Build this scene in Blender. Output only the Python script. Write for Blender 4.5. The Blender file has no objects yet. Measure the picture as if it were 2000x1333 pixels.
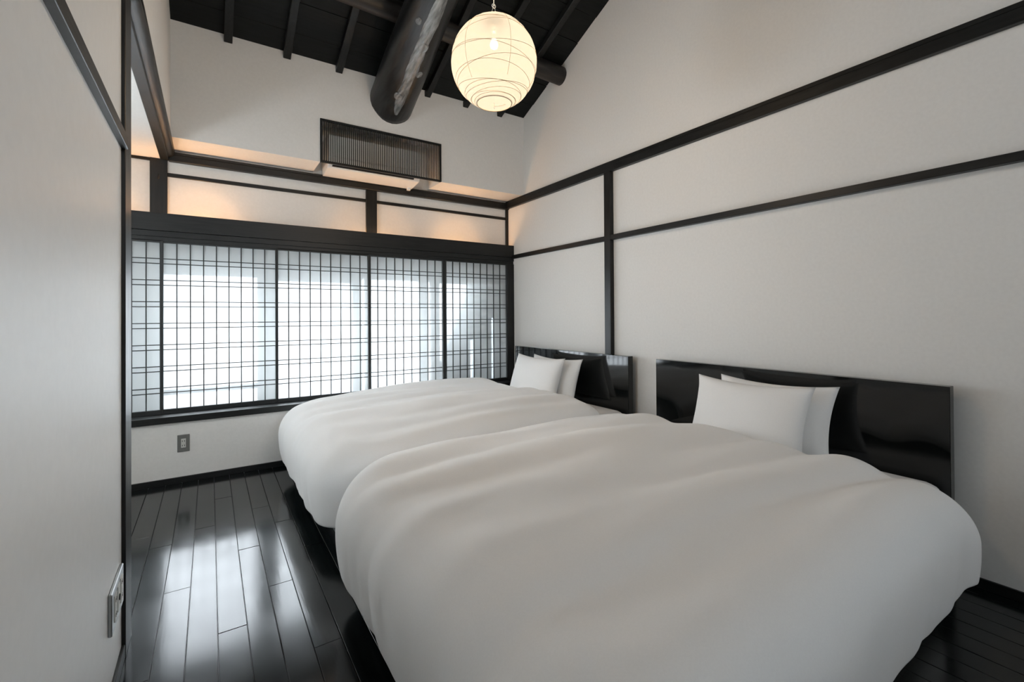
import bpy, bmesh, math, random
from mathutils import Vector, Matrix, noise
random.seed(7)
SC = bpy.context.scene
COL = SC.collection
R = math.radians

# ------------------------------------------------------------------ camera
F_PX, YAW, TILT, ROLL, CY = 896.292, 0.581719, 0.0067111, -0.0060976, 609.761
CAM_H = 1.2
def camera():
    cy, sy, ct, st = math.cos(YAW), math.sin(YAW), math.cos(TILT), math.sin(TILT)
    fwd = Vector((sy*ct, cy*ct, st)); right = Vector((cy, -sy, 0)); up = right.cross(fwd)
    r = right*math.cos(ROLL) + up*math.sin(ROLL)
    u = -right*math.sin(ROLL) + up*math.cos(ROLL)
    cam = bpy.data.cameras.new('camera'); o = bpy.data.objects.new('camera', cam); COL.objects.link(o)
    m = Matrix(((r.x, u.x, -fwd.x, 0), (r.y, u.y, -fwd.y, 0), (r.z, u.z, -fwd.z, CAM_H), (0, 0, 0, 1)))
    o.matrix_world = m
    cam.sensor_fit = 'HORIZONTAL'; cam.sensor_width = 36.0
    cam.lens = F_PX/2000*36.0
    cam.shift_y = -(666.5-CY)/2000
    cam.clip_start = 0.02
    SC.camera = o
camera()

# ------------------------------------------------------------------ sky, light, exposure
W = bpy.data.worlds.new('overcast_sky'); SC.world = W; W.use_nodes = True
bg = W.node_tree.nodes['Background']
bg.inputs[0].default_value = (0.87, 0.95, 1.02, 1)
bg.inputs[1].default_value = 19.0
SC.view_settings.view_transform = 'Standard'; SC.view_settings.look = 'None'
SC.view_settings.gamma = 1; SC.view_settings.use_curve_mapping = False
SC.view_settings.exposure = 0.80
SC.cycles.sample_clamp_direct = 1.5
def portal(loc, rot, sx, sy):
    l = bpy.data.lights.new('sky_portal', 'AREA'); l.shape = 'RECTANGLE'; l.size = sx; l.size_y = sy
    l.cycles.is_portal = True
    o = bpy.data.objects.new('sky_portal', l); COL.objects.link(o); o.location = loc; o.rotation_euler = rot
portal((0.70, 4.62, 1.0), (R(-90), 0, 0), 3.8, 1.5)      # faces into the room (-Y)
portal((-1.3, 2.68, 1.6), (0, R(-90), 0), 0.7, 0.7)      # the side window of the alcove (+X)
portal((1.2, -2.72, 2.66), (R(90), 0, 0), 1.3, 0.4)      # unseen high opening added behind the camera as fill (+Y)
def uplight(x, power):
    l = bpy.data.lights.new('uplight', 'POINT'); l.energy = power; l.color = (1.0, 0.53, 0.22)
    l.shadow_soft_size = 0.02
    o = bpy.data.objects.new('uplight', l); COL.objects.link(o)
    o.location = (x, 4.283, 1.925)
UPLIGHTS = ((-0.07, 4.6), (1.15, 1.6), (1.385, 2.2), (2.16, 3.6), (-0.62, 2.0))
for ux, up_ in UPLIGHTS: uplight(ux, up_)

# ------------------------------------------------------------------ materials
def mat(name, col, rough=0.6, spec=0.5, metal=0.0):
    m = bpy.data.materials.new(name); m.use_nodes = True
    b = m.node_tree.nodes['Principled BSDF']
    b.inputs['Base Color'].default_value = (*col, 1); b.inputs['Roughness'].default_value = rough
    b.inputs['Metallic'].default_value = metal
    if 'Specular IOR Level' in b.inputs: b.inputs['Specular IOR Level'].default_value = spec
    return m
def nd(m, t, **kw):
    n = m.node_tree.nodes.new(t)
    for k, v in kw.items(): setattr(n, k, v)
    return n
def textured(name, c1, c2, rough, scale=(1, 1, 1), nscale=20, detail=5, bump=0.1, dist=0.002, spec=0.5, rvar=0.0, lo=0.35, hi=0.65, coords='Object'):
    m = mat(name, c1, rough, spec); lk = m.node_tree.links; b = m.node_tree.nodes['Principled BSDF']
    tc = nd(m, 'ShaderNodeTexCoord'); mp = nd(m, 'ShaderNodeMapping'); mp.inputs['Scale'].default_value = scale
    lk.new(tc.outputs[coords], mp.inputs[0])
    n = nd(m, 'ShaderNodeTexNoise'); n.inputs['Scale'].default_value = nscale; n.inputs['Detail'].default_value = detail
    lk.new(mp.outputs[0], n.inputs['Vector'])
    cr = nd(m, 'ShaderNodeValToRGB'); cr.color_ramp.elements[0].position = lo; cr.color_ramp.elements[1].position = hi
    cr.color_ramp.elements[0].color = (*c1, 1); cr.color_ramp.elements[1].color = (*c2, 1)
    lk.new(n.outputs['Fac'], cr.inputs[0]); lk.new(cr.outputs[0], b.inputs['Base Color'])
    if bump:
        bp = nd(m, 'ShaderNodeBump'); bp.inputs['Strength'].default_value = bump; bp.inputs['Distance'].default_value = dist
        lk.new(n.outputs['Fac'], bp.inputs['Height']); lk.new(bp.outputs[0], b.inputs['Normal'])
    if rvar:
        mr = nd(m, 'ShaderNodeMapRange'); mr.inputs['To Min'].default_value = rough-rvar; mr.inputs['To Max'].default_value = rough+rvar
        lk.new(n.outputs['Fac'], mr.inputs[0]); lk.new(mr.outputs[0], b.inputs['Roughness'])
    return m
M = {}
M['plaster'] = textured('white_plaster', (0.76, 0.745, 0.715), (0.785, 0.77, 0.74), 0.85, nscale=60, bump=0.02, dist=0.001, spec=0.3)
M['panel'] = textured('satin_white_panel', (0.80, 0.805, 0.80), (0.82, 0.825, 0.82), 0.40, nscale=40, bump=0.02, dist=0.001, spec=0.5)
M['black'] = textured('black_stained_wood', (0.004, 0.0045, 0.0045), (0.010, 0.011, 0.0105), 0.42, scale=(1, 14, 14), nscale=6, bump=0.12, dist=0.001, rvar=0.08, spec=0.35)
M['black_y'] = textured('black_stained_wood_long', (0.004, 0.0045, 0.0045), (0.010, 0.011, 0.0105), 0.42, scale=(14, 1, 14), nscale=6, bump=0.12, dist=0.001, rvar=0.08, spec=0.35)
M['black_z'] = textured('black_stained_post', (0.004, 0.0045, 0.0045), (0.010, 0.010, 0.0095), 0.4, scale=(14, 14, 1), nscale=6, bump=0.12, dist=0.001, rvar=0.08, spec=0.35)
M['board'] = textured('black_ceiling_board', (0.003, 0.004, 0.0036), (0.008, 0.0095, 0.009), 0.5, scale=(1, 10, 10), nscale=5, bump=0.2, dist=0.002, rvar=0.1, spec=0.2)
M['log'] = textured('charred_log', (0.005, 0.0055, 0.006), (0.022, 0.025, 0.026), 0.36, scale=(9, 0.8, 9), nscale=3, detail=7, bump=0.5, dist=0.006, rvar=0.12, lo=0.42, hi=0.75, spec=0.3)
M['hewn_sheen'] = textured('weathered_hewn_sheen', (0.06, 0.067, 0.07), (0.26, 0.28, 0.29), 0.32, scale=(12, 1.2, 12), nscale=4, detail=8, bump=0.5, dist=0.004, rvar=0.12, lo=0.35, hi=0.7)  # weathered grey, made paler to stand for the sheen under the log
M['purlin'] = textured('dark_purlin', (0.010, 0.009, 0.008), (0.045, 0.036, 0.030), 0.5, scale=(0.8, 9, 9), nscale=3, detail=7, bump=0.4, dist=0.004, rvar=0.1, lo=0.42, hi=0.75)
M['lacquer'] = mat('black_lacquer', (0.005, 0.006, 0.006), 0.06, 0.5)
M['satin_black'] = mat('satin_black_board', (0.012, 0.014, 0.014), 0.3, 0.5)
M['lattice'] = mat('black_lattice', (0.010, 0.012, 0.012), 0.5)
M['fabric'] = textured('white_cotton', (0.85, 0.845, 0.83), (0.87, 0.865, 0.85), 0.9, nscale=220, bump=0.05, dist=0.001, spec=0.15)
M['plastic'] = mat('white_plastic', (0.78, 0.77, 0.74), 0.4)
M['plate'] = mat('grey_metal_plate', (0.20, 0.20, 0.19), 0.35, 0.5, 0.3)
M['silver'] = mat('brushed_silver_plate', (0.42, 0.43, 0.43), 0.3, 0.5, 0.8)
M['socket'] = mat('pale_socket', (0.62, 0.62, 0.58), 0.45)
M['hole'] = mat('dark_slot', (0.01, 0.01, 0.01), 0.8)
M['alu'] = mat('grey_window_frame', (0.06, 0.068, 0.07), 0.6, 0.3)
M['panel_grey'] = mat('pale_grey_window_panel', (0.50, 0.53, 0.54), 0.6, 0.3)
M['cord'] = mat('white_cord', (0.8, 0.78, 0.72), 0.5)
M['rib'] = mat('bamboo_rib', (0.22, 0.16, 0.09), 0.7)
M['steel'] = mat('steel_wire', (0.5, 0.48, 0.45), 0.3, 0.5, 0.9)

def floor_mat():
    m = mat('black_brushed_floor', (0.012, 0.015, 0.015), 0.25); lk = m.node_tree.links; b = m.node_tree.nodes['Principled BSDF']
    tc = nd(m, 'ShaderNodeTexCoord'); mp = nd(m, 'ShaderNodeMapping'); mp.inputs['Scale'].default_value = (40, 2.2, 1)
    lk.new(tc.outputs['Object'], mp.inputs[0])
    n = nd(m, 'ShaderNodeTexNoise'); n.inputs['Scale'].default_value = 2.0; n.inputs['Detail'].default_value = 8
    n.inputs['Distortion'].default_value = 0.6
    lk.new(mp.outputs[0], n.inputs['Vector'])
    w = nd(m, 'ShaderNodeTexNoise'); w.inputs['Scale'].default_value = 3.5; w.inputs['Detail'].default_value = 4
    lk.new(tc.outputs['Object'], w.inputs['Vector'])
    cr = nd(m, 'ShaderNodeValToRGB'); cr.color_ramp.elements[0].position = 0.35; cr.color_ramp.elements[1].position = 0.75
    cr.color_ramp.elements[0].color = (0.003, 0.004, 0.004, 1); cr.color_ramp.elements[1].color = (0.008, 0.011, 0.011, 1)
    lk.new(n.outputs['Fac'], cr.inputs[0]); lk.new(cr.outputs[0], b.inputs['Base Color'])
    mr = nd(m, 'ShaderNodeMapRange'); mr.inputs['From Min'].default_value = 0.3; mr.inputs['From Max'].default_value = 0.7
    mr.inputs['To Min'].default_value = 0.10; mr.inputs['To Max'].default_value = 0.19
    lk.new(w.outputs['Fac'], mr.inputs[0]); lk.new(mr.outputs[0], b.inputs['Roughness'])
    bp = nd(m, 'ShaderNodeBump'); bp.inputs['Strength'].default_value = 0.05; bp.inputs['Distance'].default_value = 0.002
    lk.new(n.outputs['Fac'], bp.inputs['Height']); lk.new(bp.outputs[0], b.inputs['Normal'])
    b.inputs['IOR'].default_value = 1.55
    return m
M['floor'] = floor_mat()

def paper_mat(name, col, transp, diffuse=0.35):
    m = bpy.data.materials.new(name); m.use_nodes = True; nt = m.node_tree; nt.nodes.clear(); lk = nt.links
    out = nt.nodes.new('ShaderNodeOutputMaterial')
    tr = nt.nodes.new('ShaderNodeBsdfTransparent'); tr.inputs[0].default_value = (1, 1, 1, 1)
    tl = nt.nodes.new('ShaderNodeBsdfTranslucent'); tl.inputs[0].default_value = (*col, 1)
    df = nt.nodes.new('ShaderNodeBsdfDiffuse'); df.inputs[0].default_value = (*col, 1)
    n = nt.nodes.new('ShaderNodeTexNoise'); n.inputs['Scale'].default_value = 90; n.inputs['Detail'].default_value = 6
    tc = nt.nodes.new('ShaderNodeTexCoord'); lk.new(tc.outputs['Object'], n.inputs['Vector'])
    mr = nt.nodes.new('ShaderNodeMapRange'); mr.inputs['To Min'].default_value = diffuse-0.015; mr.inputs['To Max'].default_value = diffuse+0.015
    lk.new(n.outputs['Fac'], mr.inputs[0])
    a = nt.nodes.new('ShaderNodeMixShader'); lk.new(mr.outputs[0], a.inputs[0])
    lk.new(tl.outputs[0], a.inputs[1]); lk.new(df.outputs[0], a.inputs[2])
    b = nt.nodes.new('ShaderNodeMixShader'); b.inputs[0].default_value = transp
    lk.new(a.outputs[0], b.inputs[1]); lk.new(tr.outputs[0], b.inputs[2]); lk.new(b.outputs[0], out.inputs[0])
    return m
M['shoji'] = paper_mat('shoji_paper', (0.57, 0.585, 0.585), 0.5, 0.93)
M['washi'] = paper_mat('lantern_paper', (0.115, 0.134, 0.160), 0.12, 0.5)

# ------------------------------------------------------------------ helpers
def mesh_obj(name, verts, faces, m, parent=None, smooth=False):
    me = bpy.data.meshes.new(name); me.from_pydata([tuple(v) for v in verts], [], faces); me.update()
    if m: me.materials.append(m)
    if smooth:
        for p in me.polygons: p.use_smooth = True
    o = bpy.data.objects.new(name, me); COL.objects.link(o)
    if parent: o.parent = parent
    return o
def bm_obj(name, bm, m, parent=None, smooth=False, bevel=0.0, seg=1):
    if bevel:
        bmesh.ops.bevel(bm, geom=list(bm.edges), offset=bevel, segments=seg, affect='EDGES', profile=0.5)
    bmesh.ops.recalc_face_normals(bm, faces=bm.faces)
    me = bpy.data.meshes.new(name); bm.to_mesh(me); bm.free()
    if m: me.materials.append(m)
    if smooth:
        for p in me.polygons: p.use_smooth = True
    o = bpy.data.objects.new(name, me); COL.objects.link(o)
    if parent: o.parent = parent
    return o
def add_box(bm, x0, x1, y0, y1, z0, z1):
    v = [bm.verts.new(p) for p in ((x0,y0,z0),(x1,y0,z0),(x1,y1,z0),(x0,y1,z0),(x0,y0,z1),(x1,y0,z1),(x1,y1,z1),(x0,y1,z1))]
    for f in ((3,2,1,0),(4,5,6,7),(0,1,5,4),(1,2,6,5),(2,3,7,6),(3,0,4,7)): bm.faces.new([v[i] for i in f])
def boxes(name, lst, m, parent=None, bevel=0.0, seg=1):
    bm = bmesh.new()
    for b in lst: add_box(bm, *b)
    return bm_obj(name, bm, m, parent, bevel=bevel, seg=seg)
def add_prism_x(bm, poly_yz, x0, x1):
    a = [bm.verts.new((x0, y, z)) for y, z in poly_yz]; b = [bm.verts.new((x1, y, z)) for y, z in poly_yz]
    bm.faces.new(a); bm.faces.new(list(reversed(b))); n = len(a)
    for i in range(n): bm.faces.new((a[i], b[i], b[(i+1) % n], a[(i+1) % n]))
def add_prism_y(bm, poly_xz, y0, y1):
    a = [bm.verts.new((x, y0, z)) for x, z in poly_xz]; b = [bm.verts.new((x, y1, z)) for x, z in poly_xz]
    bm.faces.new(a); bm.faces.new(list(reversed(b))); n = len(a)
    for i in range(n): bm.faces.new((a[i], b[i], b[(i+1) % n], a[(i+1) % n]))
def tube_data(path, rad, n=8, closed=False):
    V, Fc = [], []; m = len(path); path = [Vector(p) for p in path]
    if not hasattr(rad, '__len__'): rad = [rad]*m
    up = Vector((0, 0, 1)); prev = None
    for i, p in enumerate(path):
        a = path[(i-1) % m] if (closed or i > 0) else p; b = path[(i+1) % m] if (closed or i < m-1) else p
        t = (b-a).normalized()
        if prev is None:
            s = t.cross(up)
            if s.length < 1e-3: s = t.cross(Vector((1, 0, 0)))
            s.normalize()
        else: s = (prev - t*prev.dot(t)).normalized()
        prev = s; q = t.cross(s)
        for k in range(n):
            an = 2*math.pi*k/n; V.append(p + (s*math.cos(an)+q*math.sin(an))*rad[i])
    for i in range(m if closed else m-1):
        for k in range(n):
            j = (i+1) % m; Fc.append((i*n+k, i*n+(k+1) % n, j*n+(k+1) % n, j*n+k))
    if not closed: Fc.append(tuple(range(n-1, -1, -1))); Fc.append(tuple((m-1)*n+k for k in range(n)))
    return V, Fc
def tube(name, path, rad, m, parent=None, n=8, closed=False):
    V, Fc = tube_data(path, rad, n, closed); return mesh_obj(name, V, Fc, m, parent, True)
def empty(name, loc=(0, 0, 0)):
    o = bpy.data.objects.new(name, None); COL.objects.link(o); o.location = loc; o.empty_display_size = 0.1; return o
def tag(o, label, cat, group=None):
    o['label'] = label; o['category'] = cat
    if group: o['group'] = group
    return o
def struct(o): o['kind'] = 'structure'; return o
def shift(o, loc):      # children are modelled in world space; move their data to the parent's origin
    for v in o.data.vertices: v.co -= Vector(loc)
    return o

# ------------------------------------------------------------------ room shell
XR, XL = 2.80, -0.262
SL = 0.4255; ANG = math.atan(SL)
RIDGE = 0.8
def roof(y): return 3.30 + SL*(4.01-y) if y >= RIDGE else 3.30 + SL*(4.01-RIDGE) - SL*(RIDGE-y)
REAR = -2.6
# floor
fl = struct(boxes('floor', [(-1.25, 2.95, REAR, 4.40, -0.06, -0.014)], M['satin_black']))
px0 = -0.267; pitch = 0.0965
ends = {0: (1.94, 3.02), 1: (0.9, 2.5), 2: (1.4, 3.155), 3: (2.071, 3.6), 4: (1.5, 2.75), 5: (2.306, 3.289), 6: (1.79, 3.0), -1: (1.2, 3.19), 7: (1.2, 2.6)}
for i in range(-9, 32):
    x0 = px0 + i*pitch; x1 = x0 + pitch
    if x0 > 2.82: break
    js = list(ends.get(i, ()))
    if not js:
        a = random.uniform(0.8, 1.6); js = [a, a+random.uniform(1.0, 1.4)]
    js = [REAR] + [js[0]-1.9] + js + [4.115]
    js = sorted(j for j in js if REAR <= j <= 4.115)
    for a, b in zip(js[:-1], js[1:]):
        if b-a < 0.05: continue
        bm = bmesh.new(); dz = random.uniform(-0.0006, 0.0006)
        cx, cy = (x0+x1)/2, (a+b)/2
        add_box(bm, x0+0.0012-cx, x1-0.0012-cx, a+0.001-cy, b-0.001-cy, -0.015, dz)
        p = bm_obj('floor_board', bm, M['floor'], fl, bevel=0.0012)
        p.location = (cx, cy, 0)

# back wall (low wall under the window, wall above the lintel, upper wall with the recess opening, soffit, outer wall)
GX0, GX1, GZ0, GZ1 = 0.757, 1.838, 2.470, 2.830
YU = 4.01
bm = bmesh.new()
add_box(bm, -1.15, XR+0.1, 4.11, 4.30, 0, 0.44)
add_box(bm, -1.15, XR+0.1, 4.34, 4.40, 1.90, 2.50)
add_box(bm, -0.30, GX0, YU, YU+0.05, 2.472, 3.42)
add_box(bm, GX1, XR+0.1, YU, YU+0.05, 2.472, 3.42)
add_box(bm, GX0, GX1, YU, YU+0.05, GZ1, 3.42)
add_box(bm, -0.30, GX0, YU+0.05, 4.34, 2.472, 2.50)
add_box(bm, GX1, XR+0.1, YU+0.05, 4.34, 2.472, 2.50)
add_box(bm, GX0-0.02, GX0, YU+0.05, 4.34, 2.50, 2.90)
add_box(bm, GX1, GX1+0.02, YU+0.05, 4.34, 2.50, 2.90)
add_box(bm, GX0-0.02, GX1+0.02, YU+0.05, 4.36, 2.90, 2.92)
add_box(bm, GX0-0.02, GX1+0.02, 4.34, 4.38, 2.50, 2.92)
struct(bm_obj('wall_back', bm, M['plaster']))
struct(boxes('wall_back', [(-1.15, XR+0.1, 4.44, 4.56, 1.552, 1.90), (-1.15, -1.05, 4.44, 4.56, 0, 1.552), (-0.58, -0.303, 4.44, 4.56, 0, 1.552), (-1.05, -0.58, 4.44, 4.56, 0, 0.5),
     (-1.15, XR+0.1, 4.30, 4.56, 0, 0.44)], M['alu']))      # outer wall around the window; unseen left gap added to brighten the paper
# right wall
bm = bmesh.new()
add_prism_x(bm, [(REAR, 0), (4.56, 0), (4.56, 3.1), (YU, 3.32), (RIDGE, roof(RIDGE)+.02), (REAR, roof(REAR)+.02)], XR, XR+0.1)
struct(bm_obj('wall_right', bm, M['plaster']))
# left wall: foreground panel, the wall over the header, the alcove beyond the post
bm = bmesh.new()
add_prism_x(bm, [(REAR, 0), (2.15, 0), (2.15, roof(2.15)), (RIDGE, roof(RIDGE)+.02), (REAR, roof(REAR)+.02)], XL-0.09, XL)
lw = struct(bm_obj('wall_left', bm, M['panel']))
bm = bmesh.new()
add_prism_x(bm, [(2.15, 2.44), (YU+0.05, 2.44), (YU+0.05, 3.30), (2.15, roof(2.15))], XL-0.09, -0.232)
add_box(bm, -1.25, -1.15, 2.15, 2.36, 0, 2.5)
add_box(bm, -1.25, -1.15, 2.92, 4.44, 0, 2.5)
add_box(bm, -1.25, -1.15, 2.36, 2.92, 0, 1.5)
add_box(bm, -1.25, -1.15, 2.36, 2.92, 1.85, 2.5)
add_box(bm, -1.15, XL-0.02, 2.15, 2.23, 0, 2.5)
struct(bm_obj('wall_left', bm, M['plaster']))
# wall behind the camera with a high opening added to let in fill light
struct(boxes('wall_front', [(-0.36, 0.6, REAR-0.1, REAR, 0, roof(REAR)), (1.8, 2.9, REAR-0.1, REAR, 0, roof(REAR)),
     (0.6, 1.8, REAR-0.1, REAR, 0, 2.5), (0.6, 1.8, REAR-0.1, REAR, 2.82, roof(REAR))], M['plaster']))
# ceiling: backing, boards and rafters, and the low ceiling over the alcove
bm = bmesh.new()
t = 0.05
add_prism_x(bm, [(4.30, roof(4.30)+0.016), (RIDGE, roof(RIDGE)+0.016), (REAR-0.1, roof(REAR-0.1)+0.016), (REAR-0.1, roof(REAR-0.1)+0.016+t), (RIDGE, roof(RIDGE)+0.016+t), (4.30, roof(4.30)+0.016+t)], -0.36, 2.92)
ce = struct(bm_obj('ceiling', bm, M['board']))
struct(boxes('ceiling', [(-1.2, -0.28, 2.2, 4.34, 2.392, 2.42)], M['plaster']))
ca, sa = math.cos(ANG), math.sin(ANG)
def slope_box(name, x0, x1, s0, s1, d0, d1, m, parent, bevel=0.0):
    # box lying on the roof slope: s runs up the slope from the back wall, d downwards from the board plane
    bm = bmesh.new(); pts = []
    for d in (d1, d0):
        for x, s in ((x0, s0), (x1, s0), (x1, s1), (x0, s1)):
            pts.append(bm.verts.new((x, YU - s*ca - d*sa, 3.30 + s*sa - d*ca)))
    for f in ((3,2,1,0),(4,5,6,7),(0,1,5,4),(1,2,6,5),(2,3,7,6),(3,0,4,7)): bm.faces.new([pts[i] for i in f])
    return bm_obj(name, bm, m, parent, bevel=bevel)
sp = 0.233/ca; s = (YU-3.835)/ca - sp
k = 0
while s < 3.4:
    off = 0.0 if k % 2 else -0.004
    slope_box('ceiling_board', -0.25, XR, s+0.002, s+sp-0.002, off, off-0.010, M['board'], ce, 0.0015)
    s += sp; k += 1
for xc in (0.115, 0.512, 0.908, 1.305, 1.702, 2.103, 2.495):
    slope_box('rafter', xc-0.027, xc+0.027, -0.02, 3.35, 0.052, 0.0, M['black_y'], ce, 0.003)

# baseboards
struct(boxes('baseboard_back', [(-1.15, XR, 4.096, 4.112, 0, 0.043)], M['black'], bevel=0.002))
struct(boxes('baseboard_right', [(XR-0.012, XR+0.001, REAR, 4.10, 0, 0.045)], M['black_y'], bevel=0.002))
struct(boxes('baseboard_left', [(XL-0.001, XL+0.010, REAR, 2.110, 0, 0.048)], M['black_y'], bevel=0.002))

# posts, beams and rails
T = [0]
def trim(lst, m, bevel=0.003, name=None):
    T[0] += 1
    return struct(boxes('trim_%d' % T[0], lst, m, bevel=bevel))
trim([(-1.15, XR, 4.21, 4.25, 1.834, 1.964), (-1.15, XR, 4.212, 4.25, 1.790, 1.832), (-1.15, XR, 4.222, 4.30, 1.757, 1.792),
      (-1.15, XR, 4.25, 4.34, 1.86, 1.885)], M['black'], 0.0015)                                        # lintel
trim([(-1.15, XR, 4.085, 4.31, 0.44, 0.486)], M['black'], 0.002)                                        # sill
trim([(2.712, XR, 4.212, 4.30, 0.486, 1.76)], M['black_z'], 0.002)                                      # window jamb
trim([(-0.26, XR, 4.297, 4.36, 2.381, 2.430), (-0.26, XR, 4.303, 4.36, 2.430, 2.453)], M['black'], 0.003)  # back beam
trim([(-0.374, -0.269, 4.315, 4.36, 1.90, 2.392)], M['black_z'], 0.003)                                 # left post
trim([(1.218, 1.319, 4.315, 4.36, 1.90, 2.385)], M['black_z'], 0.003)                                   # middle post
trim([(2.770, XR, 4.318, 4.36, 1.90, 2.385)], M['black_z'], 0.002)                                      # corner strip
trim([(-0.269, 1.218, 4.326, 4.36, 2.266, 2.294)], M['black'], 0.002)
trim([(1.319, 2.770, 4.326, 4.36, 2.266, 2.294)], M['black'], 0.002)
trim([(-1.15, -0.374, 4.326, 4.36, 2.372, 2.394)], M['black'], 0.002)
# right wall rails and post
trim([(XR-0.034, XR, REAR, 4.34, 2.388, 2.446), (XR-0.026, XR, REAR, 4.34, 2.449, 2.474)], M['black_y'], 0.002)
trim([(XR-0.040, XR, REAR, 2.713, 1.818, 1.858)], M['black_y'], 0.002)
trim([(XR-0.022, XR, 2.788, 4.215, 1.818, 1.860)], M['black_y'], 0.002)
trim([(XR-0.042, XR, 2.713, 2.785, 0.0, 2.390)], M['black_z'], 0.003)
# left side: post, rail, header
trim([(XL-0.08, -0.250, 2.108, 2.247, 0, roof(2.25)-0.02)], M['black_z'], 0.002)
trim([(XL-0.002, -0.2425, REAR, 2.108, 1.797, 1.840)], M['black_y'], 0.0015)
def header():
    bm = bmesh.new(); n = 30; prof = []
    for k in range(11):
        a = math.pi + math.pi*k/10
        prof.append((-0.262 + 0.037*math.cos(a)*1.0, 2.438 + 0.030*math.sin(a)))
    prof = [(-0.299, 2.475)] + prof + [(-0.225, 2.475)]
    rows = []
    for i in range(n+1):
        y = 2.20 + (4.33-2.20)*i/n; row = []
        for (x, z) in prof:
            w = 0.004*noise.noise(Vector((x*8, y*2.2, z*8)))
            row.append(bm.verts.new((x+w*0.4, y, z+w)))
        rows.append(row)
    for a, b in zip(rows[:-1], rows[1:]):
        for k in range(len(prof)):
            k2 = (k+1) % len(prof); bm.faces.new((a[k], a[k2], b[k2], b[k]))
    bm.faces.new(rows[0]); bm.faces.new(list(reversed(rows[-1])))
    T[0] += 1
    return struct(bm_obj('trim_%d' % T[0], bm, M['black_y'], smooth=True))
header()
trim([(-0.312, -0.262, 2.20, 4.33, 2.386, 2.43)], M['black_y'], 0.003)
# knot in the left post
kn = mesh_obj('knot', *tube_data([(-0.325, 4.316, 2.235), (-0.322, 4.3125, 2.25), (-0.320, 4.316, 2.275)], [0.004, 0.007, 0.003], 8), M['hole'], bpy.data.objects['trim_5'], True)

# window outside the shoji: grey frame members with open bays between
win = struct(empty('window_1', (0.95, 4.45, 0.49)))
def wpart(name, lst, m=M['alu']):
    o = boxes(name, lst, m, win, bevel=0.002); shift(o, win.location); return o
Y0, Y1 = 4.44, 4.50
wpart('head_rail', [(-0.303, 0.335, Y0, Y1, 1.532, 1.553), (0.335, 1.208, Y0, Y1, 1.508, 1.553), (2.013, 2.40, Y0, Y1, 1.538, 1.553)])
wpart('mullion', [(0.335, 0.493, Y0, Y1, 0.44, 1.53)])
wpart('mullion', [(1.122, 1.208, Y0, Y1, 0.44, 1.51)])
wpart('mullion', [(1.241, 1.300, Y0, Y1, 0.44, 1.553)])
wpart('mullion', [(1.792, 1.887, Y0, Y1, 0.44, 1.553)])
wpart('mullion', [(1.921, 2.013, Y0, Y1, 0.44, 1.553)])
wpart('sash_rail', [(-0.303, 0.335, Y0+0.01, Y1-0.01, 0.592, 0.634)])
bm = bmesh.new()
add_prism_y(bm, [(2.378, 1.553), (2.42, 1.553), (2.42, 0.93), (2.372, 0.93), (2.372, 0.44), (2.013, 0.44), (2.013, 0.66)], Y0, Y1)
o = bm_obj('brace_panel', bm, M['panel_grey'], win); shift(o, win.location)
wpart('side_panel', [(2.418, 2.643, Y0, Y1, 0.44, 1.553), (2.643, 2.682, Y0, Y1, 1.17, 1.553), (2.682, XR, Y0, Y1, 0.44, 1.553)], M['panel_grey'])

# ------------------------------------------------------------------ shoji screens
PZ0, PZ1 = 0.520, 1.748
pairs = [1.631-0.1588*k for k in range(7)]
def shoji(x0, x1, sl, sr, first, pitchx, nbar, y, label):
    root = empty('shoji_screen', ((x0+x1)/2, y, 0.486)); L = root.location
    tag(root, label, 'sliding screen', 'lattice paper screens under the long lintel')
    def part(name, lst, m, bevel=0.0012):
        o = boxes(name, lst, m, root, bevel=bevel); return shift(o, L)
    part('stile', [(x0, x0+sl, y-0.014, y+0.014, 0.486, 1.765)], M['lattice'])
    part('stile', [(x1-sr, x1, y-0.014, y+0.014, 0.486, 1.765)], M['lattice'])
    part('rail', [(x0+sl, x1-sr, y-0.014, y+0.014, 0.486, PZ0)], M['lattice'])
    part('rail', [(x0+sl, x1-sr, y-0.014, y+0.014, PZ1, 1.765)], M['lattice'])
    vb = hb = None
    for k in range(nbar):
        x = first + k*pitchx
        if vb is None:
            vb = part('lattice_bar', [(x-0.0036, x+0.0036, y-0.008, y+0.004, PZ0, PZ1)], M['lattice'], 0.0006); x_ref = x
        else:
            c = vb.copy(); COL.objects.link(c); c.location = (x-x_ref, 0, 0)
    for z in pairs:
        for dz in (0, -0.0365):
            if hb is None:
                hb = part('lattice_bar', [(x0+sl, x1-sr, y-0.004, y+0.008, z-0.0030, z+0.0030)], M['lattice'], 0.0006); z_ref = z
            else:
                c = hb.copy(); COL.objects.link(c); c.location = (0, 0, z+dz-z_ref)
    part('paper', [(x0+sl*0.5, x1-sr*0.5, y+0.008, y+0.0092, PZ0-0.008, PZ1+0.008)], M['shoji'], 0)
    return root
shoji(-1.055, -0.289, 0.02, 0.015, -0.962, 0.082, 9, 4.236, 'narrow visible part of paper lattice screen beside the tall left post')
shoji(-0.289, 0.4595, 0.001, 0.0095, -0.208, 0.083, 8, 4.244, 'paper lattice screen directly above the small grey wall outlet')
shoji(0.4595, 1.219, 0.0095, 0.014, 0.548, 0.0839, 8, 4.236, 'paper lattice screen below the middle short post over the lintel')
shoji(1.219, 1.9705, 0.014, 0.0195, 1.299, 0.0821, 8, 4.244, 'brightly lit paper lattice screen second from the right wall')
shoji(1.9705, 2.712, 0.0195, 0.004, 2.064, 0.0806, 8, 4.236, 'paper lattice screen next to right wall with diagonal shadow and dark bars')

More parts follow.
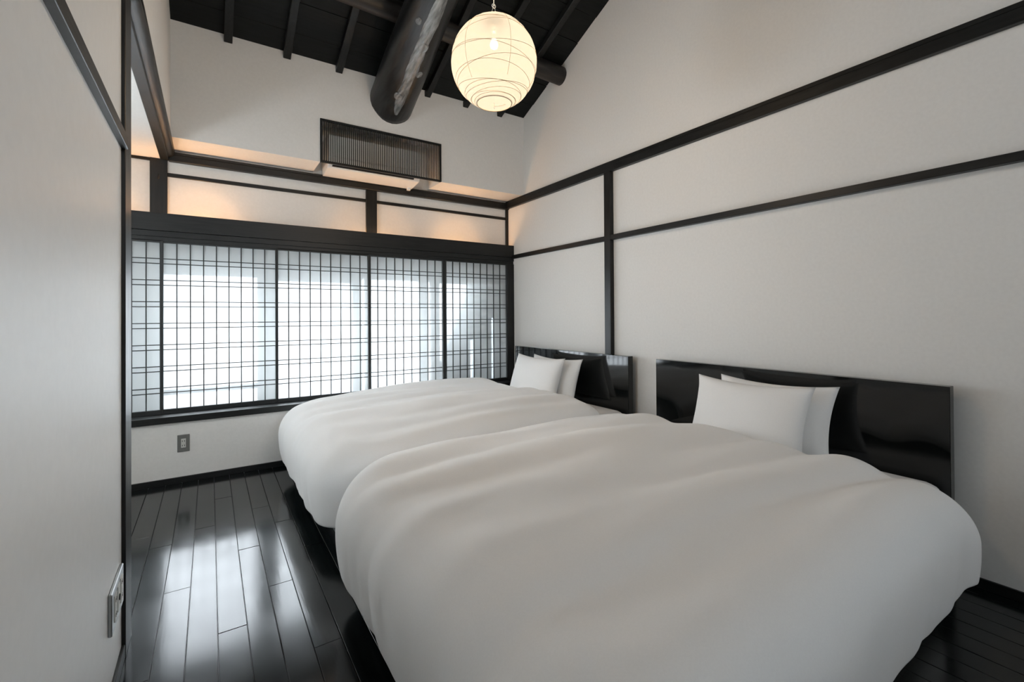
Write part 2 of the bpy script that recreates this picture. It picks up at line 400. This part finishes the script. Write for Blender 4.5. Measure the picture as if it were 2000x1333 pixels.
# ------------------------------------------------------------------ logs
def log(name, a, b, r0, r1, m, label, seed, n=28, rings=60, amp=0.012):
    root = empty(name, a); A, B = Vector(a), Vector(b)
    tag(root, label, 'beam')
    axis = (B-A); t = axis.normalized(); s = t.cross(Vector((0, 0, 1))).normalized(); q = s.cross(t)
    V, Fc = [], []
    for i in range(rings+1):
        f = i/rings; p = A + axis*f; r = r0 + (r1-r0)*f
        p = p + s*0.012*noise.noise(Vector((f*3, seed, 0))) + q*0.010*noise.noise(Vector((f*3, 0, seed)))
        for k in range(n):
            an = 2*math.pi*k/n
            rr = r*(1 + 0.05*noise.noise(Vector((math.cos(an)*1.2, math.sin(an)*1.2, f*4+seed)))) + amp*0.5*noise.noise(Vector((math.cos(an)*4, math.sin(an)*4, f*2.5+seed)))
            V.append(p + (s*math.cos(an)+q*math.sin(an))*rr - A)
    for i in range(rings):
        for k in range(n): Fc.append((i*n+k, i*n+(k+1) % n, (i+1)*n+(k+1) % n, (i+1)*n+k))
    Fc.append(tuple(range(n-1, -1, -1))); Fc.append(tuple(rings*n+k for k in range(n)))
    tr = mesh_obj('trunk', V, Fc, m, root, True)
    return root, A, t, s, q, r0, r1, axis.length
root, A, t, s_, q, r0, r1, Ln = log('log_beam', (1.365, 4.05, 3.115), (1.03, 0.85, 3.63), 0.197, 0.085, M['log'], 'thick rough dark log running from above the grille towards the ceiling', 3.1)
V, Fc = [], []; NS = 70
for i in range(NS+1):
    f = 0.045 + 0.80*i/NS; r = r0+(r1-r0)*f
    wob = noise.noise(Vector((f*14, 0.5, 2))); tp = min(1.0, 9*(i/NS)+0.25, 6*(1-i/NS)+0.1); wd = tp*(17)+5*tp*noise.noise(Vector((f*9, 7, 1)))+2.5*noise.noise(Vector((f*40, 3, 1)))
    p = A*0 + t*Ln*f + s_*0.012*noise.noise(Vector((f*3, 3.1, 0))) + q*0.010*noise.noise(Vector((f*3, 0, 3.1)))
    for kk in range(7):
        an = R(-92+4*wob+wd*(kk-3)/3); d = s_*math.cos(an)+q*math.sin(an)
        lift = 0.003 if abs(kk-3) < 3 else -0.008
        V.append(p + d*(r*1.005+lift+0.004*noise.noise(Vector((f*30, kk*0.7, 4)))))
for i in range(NS):
    for kk in range(6): Fc.append((i*7+kk, i*7+kk+1, i*7+kk+8, i*7+kk+7))
mesh_obj('hewn_sheen_face', V, Fc, M['hewn_sheen'], root, True)  # cut facet strip whose pale colour paints the sheen streak
for f, an, kr in ((0.30, -92, 0.040), (0.12, -80, 0.034), (0.47, -70, 0.042), (0.21, -112, 0.026), (0.36, -60, 0.022)):
    r = r0+(r1-r0)*f; an = R(an); d = s_*math.cos(an)+q*math.sin(an); c = t*Ln*f + d*(r-0.006)
    e1 = t; e2 = d.cross(t).normalized(); V = []; Fc = []
    rings = ((1.0, 0.0), (0.9, 0.009), (0.72, 0.012), (0.55, 0.008), (0.25, 0.010))
    for rr, h in rings:
        for k in range(14):
            aa = 2*math.pi*k/14; w = 1+0.12*noise.noise(Vector((math.cos(aa)*2, math.sin(aa)*2, f*9)))
            V.append(c + (e1*math.cos(aa)*1.35+e2*math.sin(aa))*kr*rr*w + d*h)
    for i in range(len(rings)-1):
        for k in range(14): Fc.append((i*14+k, i*14+(k+1) % 14, (i+1)*14+(k+1) % 14, (i+1)*14+k))
    Fc.append(tuple((len(rings)-1)*14+k for k in range(14)))
    mesh_obj('knot', V, Fc, M['hewn_sheen'], root, True)
log('purlin', (XR+0.03, 3.385, 3.475), (-0.25, 3.39, 3.56), 0.083, 0.072, M['purlin'], 'thin round dark purlin log ending in right wall behind paper lantern', 8.2, 20, 40, 0.006)

# ------------------------------------------------------------------ air conditioner behind its slatted grille
g = tag(empty('slatted_grille', ((GX0+GX1)/2, YU-0.012, GZ0)), 'dark slatted wooden grille in upper back wall covering white air conditioner', 'grille')
fw = 0.016
def gp(name, lst, bevel=0.001):
    o = boxes(name, lst, M['black_z'], g, bevel=bevel); return shift(o, g.location)
gy0, gy1 = YU-0.012, YU+0.010
gp('frame', [(GX0, GX0+fw, gy0, gy1, GZ0, GZ1), (GX1-fw, GX1, gy0, gy1, GZ0, GZ1), (GX0+fw, GX1-fw, gy0, gy1, GZ0, GZ0+fw), (GX0+fw, GX1-fw, gy0, gy1, GZ1-fw, GZ1)])
ns = 63; wsp = (GX1-GX0-2*fw)/ns; first = None
for k in range(ns-1):
    x = GX0+fw+wsp*(k+1)
    if first is None: first = gp('slat', [(x-0.0031, x+0.0031, gy0+0.003, gy0+0.007, GZ0+fw, GZ1-fw)], 0); xr = x
    else:
        c = first.copy(); COL.objects.link(c); c.location = (x-xr, 0, 0)
ac = tag(empty('air_conditioner', (1.23, 4.18, 2.44)), 'white wall air conditioner tucked behind the dark slatted grille', 'air conditioner')
bm = bmesh.new()
add_prism_x(bm, [(4.075, 2.50), (4.10, 2.462), (4.30, 2.440), (4.335, 2.46), (4.335, 2.745), (4.10, 2.745), (4.075, 2.72)], 0.832, 1.655)
o = bm_obj('body', bm, M['plastic'], ac, bevel=0.006, seg=2); shift(o, ac.location)
def ap(name, lst, m, bevel=0.0015):
    o = boxes(name, lst, m, ac, bevel=bevel); return shift(o, ac.location)
ap('front_panel', [(0.838, 1.649, 4.066, 4.078, 2.555, 2.735)], M['plastic'])
ap('louvre', [(0.872, 1.590, 4.062, 4.076, 2.492, 2.540)], M['plastic'])
ap('outlet_slot', [(0.868, 1.592, 4.072, 4.0935, 2.474, 2.484)], M['hole'], 0)
ap('intake', [(0.86, 1.63, 4.11, 4.31, 2.744, 2.752)], M['hole'], 0)
ap('drain_pipe', [(1.60, 1.63, 4.26, 4.29, 2.42, 2.45)], M['plastic'])

# ------------------------------------------------------------------ outlets
op = tag(empty('wall_outlet', (-0.1635, 4.11, 0.283)), 'grey double wall outlet on the low wall under the paper screens', 'outlet')
L = op.location
shift(boxes('cover_plate', [(-0.200, -0.127, 4.102, 4.1105, 0.2215, 0.345)], M['plate'], op, 0.002), L)
ins = shift(boxes('socket', [(-0.178, -0.149, 4.099, 4.104, 0.252, 0.317)], M['socket'], op, 0.001), L)
for zc in (0.300, 0.268):
    for xc in (-0.170, -0.157):
        shift(boxes('slot', [(xc-0.0016, xc+0.0016, 4.0975, 4.100, zc-0.0055, zc+0.0055)], M['hole'], ins, 0), L)
op = tag(empty('wall_outlet', (XL, 1.95, 0.30)), 'silver three-gang wall outlet low on the left wall beside the post', 'outlet')
L = op.location; X0 = XL+0.0005
shift(boxes('cover_plate', [(X0, X0+0.010, 1.85, 2.072, 0.222, 0.352)], M['silver'], op, 0.0025), L)
for yc, kind in ((1.905, 's'), (1.965, 'r'), (2.022, 's')):
    so = shift(boxes('socket', [(X0+0.009, X0+0.0125, yc-0.019, yc+0.019, 0.246, 0.328)], M['socket'], op, 0.001), L)
    if kind == 's':
        for zc in (0.310, 0.264):
            for d in (-0.0065, 0.0065):
                shift(boxes('slot', [(X0+0.012, X0+0.0132, yc+d-0.0014, yc+d+0.0014, zc-0.006, zc+0.006)], M['hole'], so, 0), L)
    else:
        V, Fc = tube_data([(X0+0.012, yc, 0.287), (X0+0.0145, yc, 0.287)], 0.010, 14)
        j = mesh_obj('jack', V, Fc, M['hole'], so); shift(j, L)

# ------------------------------------------------------------------ beds
def rounded_slab(name, x0, x1, y0, y1, z0, z1, r, m, parent, L):
    bm = bmesh.new(); add_box(bm, x0, x1, y0, y1, z0, z1)
    o = bm_obj(name, bm, m, parent, smooth=True, bevel=r, seg=5); return shift(o, L)
def bed(y0, y1, label):
    b = tag(empty('bed', (1.65, (y0+y1)/2, 0)), label, 'bed'); L = b.location
    shift(boxes('headboard', [(2.70, 2.752, y0, y1, 0.0, 0.874)], M['lacquer'], b, 0.0025, 2), L)
    shift(boxes('plinth', [(0.575, 2.70, y0+0.15, y1-0.15, 0.0, 0.072)], M['satin_black'], b, 0.003), L)
    shift(boxes('frame', [(0.56, 2.70, y0+0.03, y1-0.03, 0.072, 0.20)], M['satin_black'], b, 0.006), L)
    rounded_slab('mattress', 0.60, 2.695, y0+0.012, y1-0.065, 0.20, 0.452, 0.06, M['fabric'], b, L)
    return b
bed(2.474, 4.050, 'low bed by the paper screens with glossy black lacquered headboard')
bed(0.627, 2.211, 'low bed in the foreground with glossy black lacquered headboard')

def duvet(yi0, yi1, label, seed, xh=2.27, xf=0.637):
    rc, r, E = 0.14, 0.165, 0.455
    nx, ny = 96, 110; V = []; Fc = []
    core_y0, core_y1, core_x = yi0+rc, yi1-rc, xf+rc
    def prof(d, r):        # excess length -> (outward, downward)
        if d < r*math.pi/2: return r*math.sin(d/r), r*(1-math.cos(d/r))
        e = d-r*math.pi/2; return r - 0.12*e*e/0.2, r + e
    for j in range(ny+1):
        for i in range(nx+1):
            # unfolded position
            b = (2.27-xh) + (xh - (xf-E))*i/nx; x = xh - (xh-(xf-E))*i/nx
            y = (yi0-E) + (yi1-yi0+2*E)*j/ny
            ex = max(0.0, xf-x)/E; ey = max(0.0, yi0-y, y-yi1)/E
            tt = max(ex, ey); d = tt*E*(1-0.24*max(0.0, 1-(xh-x)/0.55)**1.5)
            # closest point of the rounded core
            cx = max(x, core_x); cyy = min(max(y, core_y0), core_y1)
            qx, qy = x-cx, y-cyy; ql = math.hypot(qx, qy)
            if tt > 0:
                nxv, nyv = (qx/ql, qy/ql); bx, by = cx+nxv*rc, cyy+nyv*rc
            else:
                # inside: squash the corner square onto the quarter disc
                if qx < 0 and qy != 0:
                    m_ = max(abs(qx), abs(qy)); nxv, nyv = qx/ql, qy/ql; bx, by = cx+nxv*m_, cyy+nyv*m_
                else: bx, by = x, y; nxv = nyv = 0
            o_, dn = prof(d*(0.94+0.06*nxv*nxv), 0.118+0.047*nxv*nxv) if d > 0 else (0, 0)
            # lengthwise crown, soft ridges running along the bed, ripples at the hem
            u = (y-yi0)/(yi1-yi0); crown = 0.562 - 0.045*((bx-1.70)/0.95)**2 - 0.014*(2*min(max(u, 0), 1)-1)**2
            fade = max(0.0, 1-0.75*tt)
            rid = 0.042*noise.noise(Vector((bx*0.7+seed, by*4.2+0.35*bx, seed))) + 0.016*noise.noise(Vector((bx*1.6, by*7.5+0.5*bx, seed*2))) + 0.004*noise.noise(Vector((bx*6, by*7, seed)))
            hx, hy = bx+nxv*o_, by+nyv*o_; per = math.atan2(hy-(yi0+yi1)/2, hx-1.5)*1.0
            ripple = (0.016*noise.noise(Vector((hx*4.5, hy*4.5, seed+5))) + 0.010*noise.noise(Vector((hx*11, hy*11, seed))))*min(1, tt*1.3)
            wave = 0.030*noise.noise(Vector((hx*2.6, hy*2.6, seed+9)))*tt
            z = crown - dn*(1.0) + rid*fade + wave
            hd = xh - bx       # soft rounded head end
            if hd < 0.10 : z -= 0.045*(1-hd/0.10)**2*(1 if tt == 0 else 1-0.6*tt)
            V.append((hx+nxv*ripple, hy+nyv*ripple, z))
    for j in range(ny):
        for i in range(nx):
            a = j*(nx+1)+i; Fc.append((a, a+1, a+nx+2, a+nx+1))
    o = mesh_obj('duvet', V, Fc, M['fabric'], None, True)
    cen = Vector((1.3, (yi0+yi1)/2, 0.45)); shift(o, cen); o.location = cen
    sm = o.modifiers.new('thick', 'SOLIDIFY'); sm.thickness = 0.05; sm.offset = -1
    sm.use_rim = True
    ss = o.modifiers.new('smooth', 'SUBSURF'); ss.levels = 1; ss.render_levels = 1
    tag(o, label, 'duvet')
    return o
duvet(2.468, 3.930, 'puffy white duvet on the far bed by the paper screens', 2.3)
duvet(0.618, 2.060, 'puffy white duvet on the large foreground bed, hanging over its sides', 6.1)

def pillow(yc, w, bottom, top, thick, label, seed, twist=0.0):
    n, mrows = 34, 26; h = math.hypot(top[0]-bottom[0], top[1]-bottom[1])
    up = Vector((top[0]-bottom[0], 0, top[1]-bottom[1])).normalized(); side = Vector((0, 1, 0)); nrm = up.cross(side).normalized()
    if nrm.x > 0: nrm = -nrm
    base = Vector((bottom[0], yc, bottom[1])); V = []; Fc = []
    for sgn in (1, -1):
        for j in range(mrows+1):
            for i in range(n+1):
                u = -1+2*i/n; v = -1+2*j/mrows
                pinch_u = 1-0.085*(1-v*v)*abs(u)**2 ; pinch_v = 1-0.13*(1-u*u)*abs(v)**2
                th = thick*0.5*((1-abs(u)**2.4)*(1-abs(v)**2.4))**0.55
                th += 0.006*noise.noise(Vector((u*2, v*2, seed+sgn)))*(1-u*u)*(1-v*v)
                crease = 0.004*noise.noise(Vector((u*7, v*7, seed)))*(abs(u)**3+abs(v)**3)*min(1, 4*(1-max(abs(u), abs(v))))
                p = base + side*(u*pinch_u*w/2) + up*((v*pinch_v+1)*h/2) + nrm*(sgn*th+crease)
                p.x += twist*u
                V.append(p)
    off = (n+1)*(mrows+1)
    for sidx in (0, 1):
        for j in range(mrows):
            for i in range(n):
                a = sidx*off+j*(n+1)+i; f = (a, a+1, a+n+2, a+n+1); Fc.append(f if sidx == 0 else f[::-1])
    bm = bmesh.new(); bv = [bm.verts.new(p-base) for p in V]
    for f in Fc: bm.faces.new([bv[i] for i in f])
    bmesh.ops.remove_doubles(bm, verts=bm.verts, dist=0.0004)
    o = bm_obj('pillow', bm, M['fabric'], None, True); o.location = base
    tag(o, label, 'pillow')
    return o
pillow(1.378, 0.640, (2.335, 0.440), (2.465, 0.838), 0.185, 'front white pillow of the pair on the foreground bed', 1.2)
pillow(1.318, 0.630, (2.480, 0.440), (2.590, 0.836), 0.15, 'rear white pillow on foreground bed leaning on its black headboard', 4.4)
pillow(3.292, 0.695, (2.335, 0.440), (2.465, 0.836), 0.185, 'front white pillow of the pair on the far bed', 7.7)
pillow(3.213, 0.690, (2.480, 0.440), (2.590, 0.828), 0.15, 'rear white pillow on far bed leaning on its black headboard', 9.9)

# ------------------------------------------------------------------ paper lantern
LC = Vector((1.192, 1.962, 2.463)); LR = 0.214
def lantern():
    root = tag(empty('paper_lantern', LC), 'round glowing paper lantern hanging from the dark ceiling', 'lantern')
    top_t, bot_t = R(9), R(156)
    hoops = [(20, 10, 40), (38, 12, 160), (52, 9, 250), (65, 11, 20), (80, 10, 140), (96, 11, 260), (112, 10, 30), (126, 9, 170), (120, 9, 300), (133, 7, 100), (139, 5, 300), (144, 3.5, 60), (148, 2, 200), (151.5, 1.2, 20)]
    def hoop_theta(h, ph): return R(h[0] + h[1]*math.sin(ph-R(h[2])))
    ZS = 1.035
    n, m = 72, 90; V = []; Fc = []
    for j in range(m+1):
        th = top_t + (bot_t-top_t)*j/m
        for i in range(n):
            ph = 2*math.pi*i/n
            dmin = min(abs(th-hoop_theta(h, ph)) for h in hoops)
            rr = LR*(1 - 0.010*math.exp(-(dmin/0.05)**2)) + 0.0008*noise.noise(Vector((math.cos(ph)*6, math.sin(ph)*6, th*6)))
            V.append((rr*math.sin(th)*math.cos(ph), rr*math.sin(th)*math.sin(ph), rr*math.cos(th)*ZS))
    for j in range(m):
        for i in range(n): Fc.append((j*n+i, (j+1)*n+i, (j+1)*n+(i+1) % n, j*n+(i+1) % n))
    mesh_obj('paper_shade', V, Fc, M['washi'], root, True)
    for h in hoops:
        pts = []
        for i in range(64):
            ph = 2*math.pi*i/64; th = hoop_theta(h, ph); rr = LR*0.9905
            pts.append((rr*math.sin(th)*math.cos(ph), rr*math.sin(th)*math.sin(ph), rr*math.cos(th)*ZS))
        tube('rib', pts, 0.0009, M['rib'], root, 5, True)
    for th_, rr_, nm in ((156, 0.0016, 'bottom_ring'), (9, 0.0018, 'top_ring')):
        th = R(th_); pts = [(LR*math.sin(th)*math.cos(a), LR*math.sin(th)*math.sin(a), LR*math.cos(th)*ZS) for a in [2*math.pi*i/40 for i in range(40)]]
        tube(nm, pts, rr_, M['rib'], root, 6, True)
    for k in range(6):
        ph = 2*math.pi*k/6+0.35
        pts = [((LR*1.0005)*math.sin(th)*math.cos(ph), (LR*1.0005)*math.sin(th)*math.sin(ph), LR*1.0005*math.cos(th)*ZS) for th in [top_t+(R(128)-top_t)*i/30 for i in range(31)]]
        tube('paper_seam', pts, 0.0007, M['rib'], root, 4)
    tb = bot_t - R(1.5); V = [(0, 0, LR*math.cos(tb)*ZS)]
    for i in range(40):
        a = 2*math.pi*i/40; V.append((LR*math.sin(tb)*math.cos(a), LR*math.sin(tb)*math.sin(a), LR*math.cos(tb)*ZS))
    mesh_obj('spill_stop_disc', V, [(0, 1+(i+1) % 40, 1+i) for i in range(40)], M['washi'], root)  # paper disc added over the open bottom to stop light spilling down
    # wires, hook and cord
    zt = LR*ZS*math.cos(top_t)
    for d in (-0.013, 0.013):
        tube('wire', [(d*1.6, d*-0.6, zt-0.05), (d, d*-0.5, zt+0.02), (d*0.35, 0, zt+0.065)], 0.0014, M['cord'], root, 6)
    pts = [(0.010*math.cos(a), 0, zt+0.072+0.010*math.sin(a)) for a in [2*math.pi*i/16 for i in range(16)]]
    tube('hook_ring', pts, 0.0022, M['cord'], root, 6, True)
    zc = roof(LC.y) - LC.z - 0.01
    tube('cord', [(0, 0, zt+0.07), (0, 0, zc)], 0.0025, M['cord'], root, 6)
    zb = -LR*ZS
    tube('pull_wire', [(0.0, 0.0, -0.08), (-0.004, 0.0, zb*0.9), (0.004, 0.004, zb*0.95), (-0.004, 0.0, zb*0.985), (0.0, 0.0, zb*1.03)], 0.0009, M['steel'], root, 5)
    tube('pull_wire', [(0.055, -0.02, zb*0.90), (0.03, 0.0, zb*0.93), (0.0, 0.0, zb*0.97)], 0.0009, M['steel'], root, 5)
    # socket and bulb
    tube('socket', [(0, 0, 0.19), (0, 0, 0.158)], 0.014, M['plastic'], root, 12)
    m_ = bpy.data.materials.new('warm_bulb'); m_.use_nodes = True; b = m_.node_tree.nodes['Principled BSDF']
    b.inputs['Emission Color'].default_value = (1.0, 0.78, 0.5, 1); b.inputs['Emission Strength'].default_value = 16.0
    prof = [(0.010, 0.125), (0.012, 0.118), (0.020, 0.100), (0.021, 0.092), (0.017, 0.080), (0.007, 0.073)]
    V, Fc = [], []
    for r, z in prof:
        for k in range(16): V.append((r*math.cos(2*math.pi*k/16), r*math.sin(2*math.pi*k/16), z))
    for j in range(len(prof)-1):
        for k in range(16): Fc.append((j*16+k, j*16+(k+1) % 16, (j+1)*16+(k+1) % 16, (j+1)*16+k))
    Fc.append(tuple((len(prof)-1)*16+k for k in range(16)))
    mesh_obj('bulb', V, Fc, m_, root, True)
    l = bpy.data.lights.new('lantern_bulb', 'POINT'); l.energy = LANTERN_W; l.color = (1.0, 0.66, 0.36); l.shadow_soft_size = 0.02
    lo = bpy.data.objects.new('lantern_bulb', l); COL.objects.link(lo); lo.location = LC + Vector((0, 0, 0.03))
LANTERN_W = 60.0
lantern()
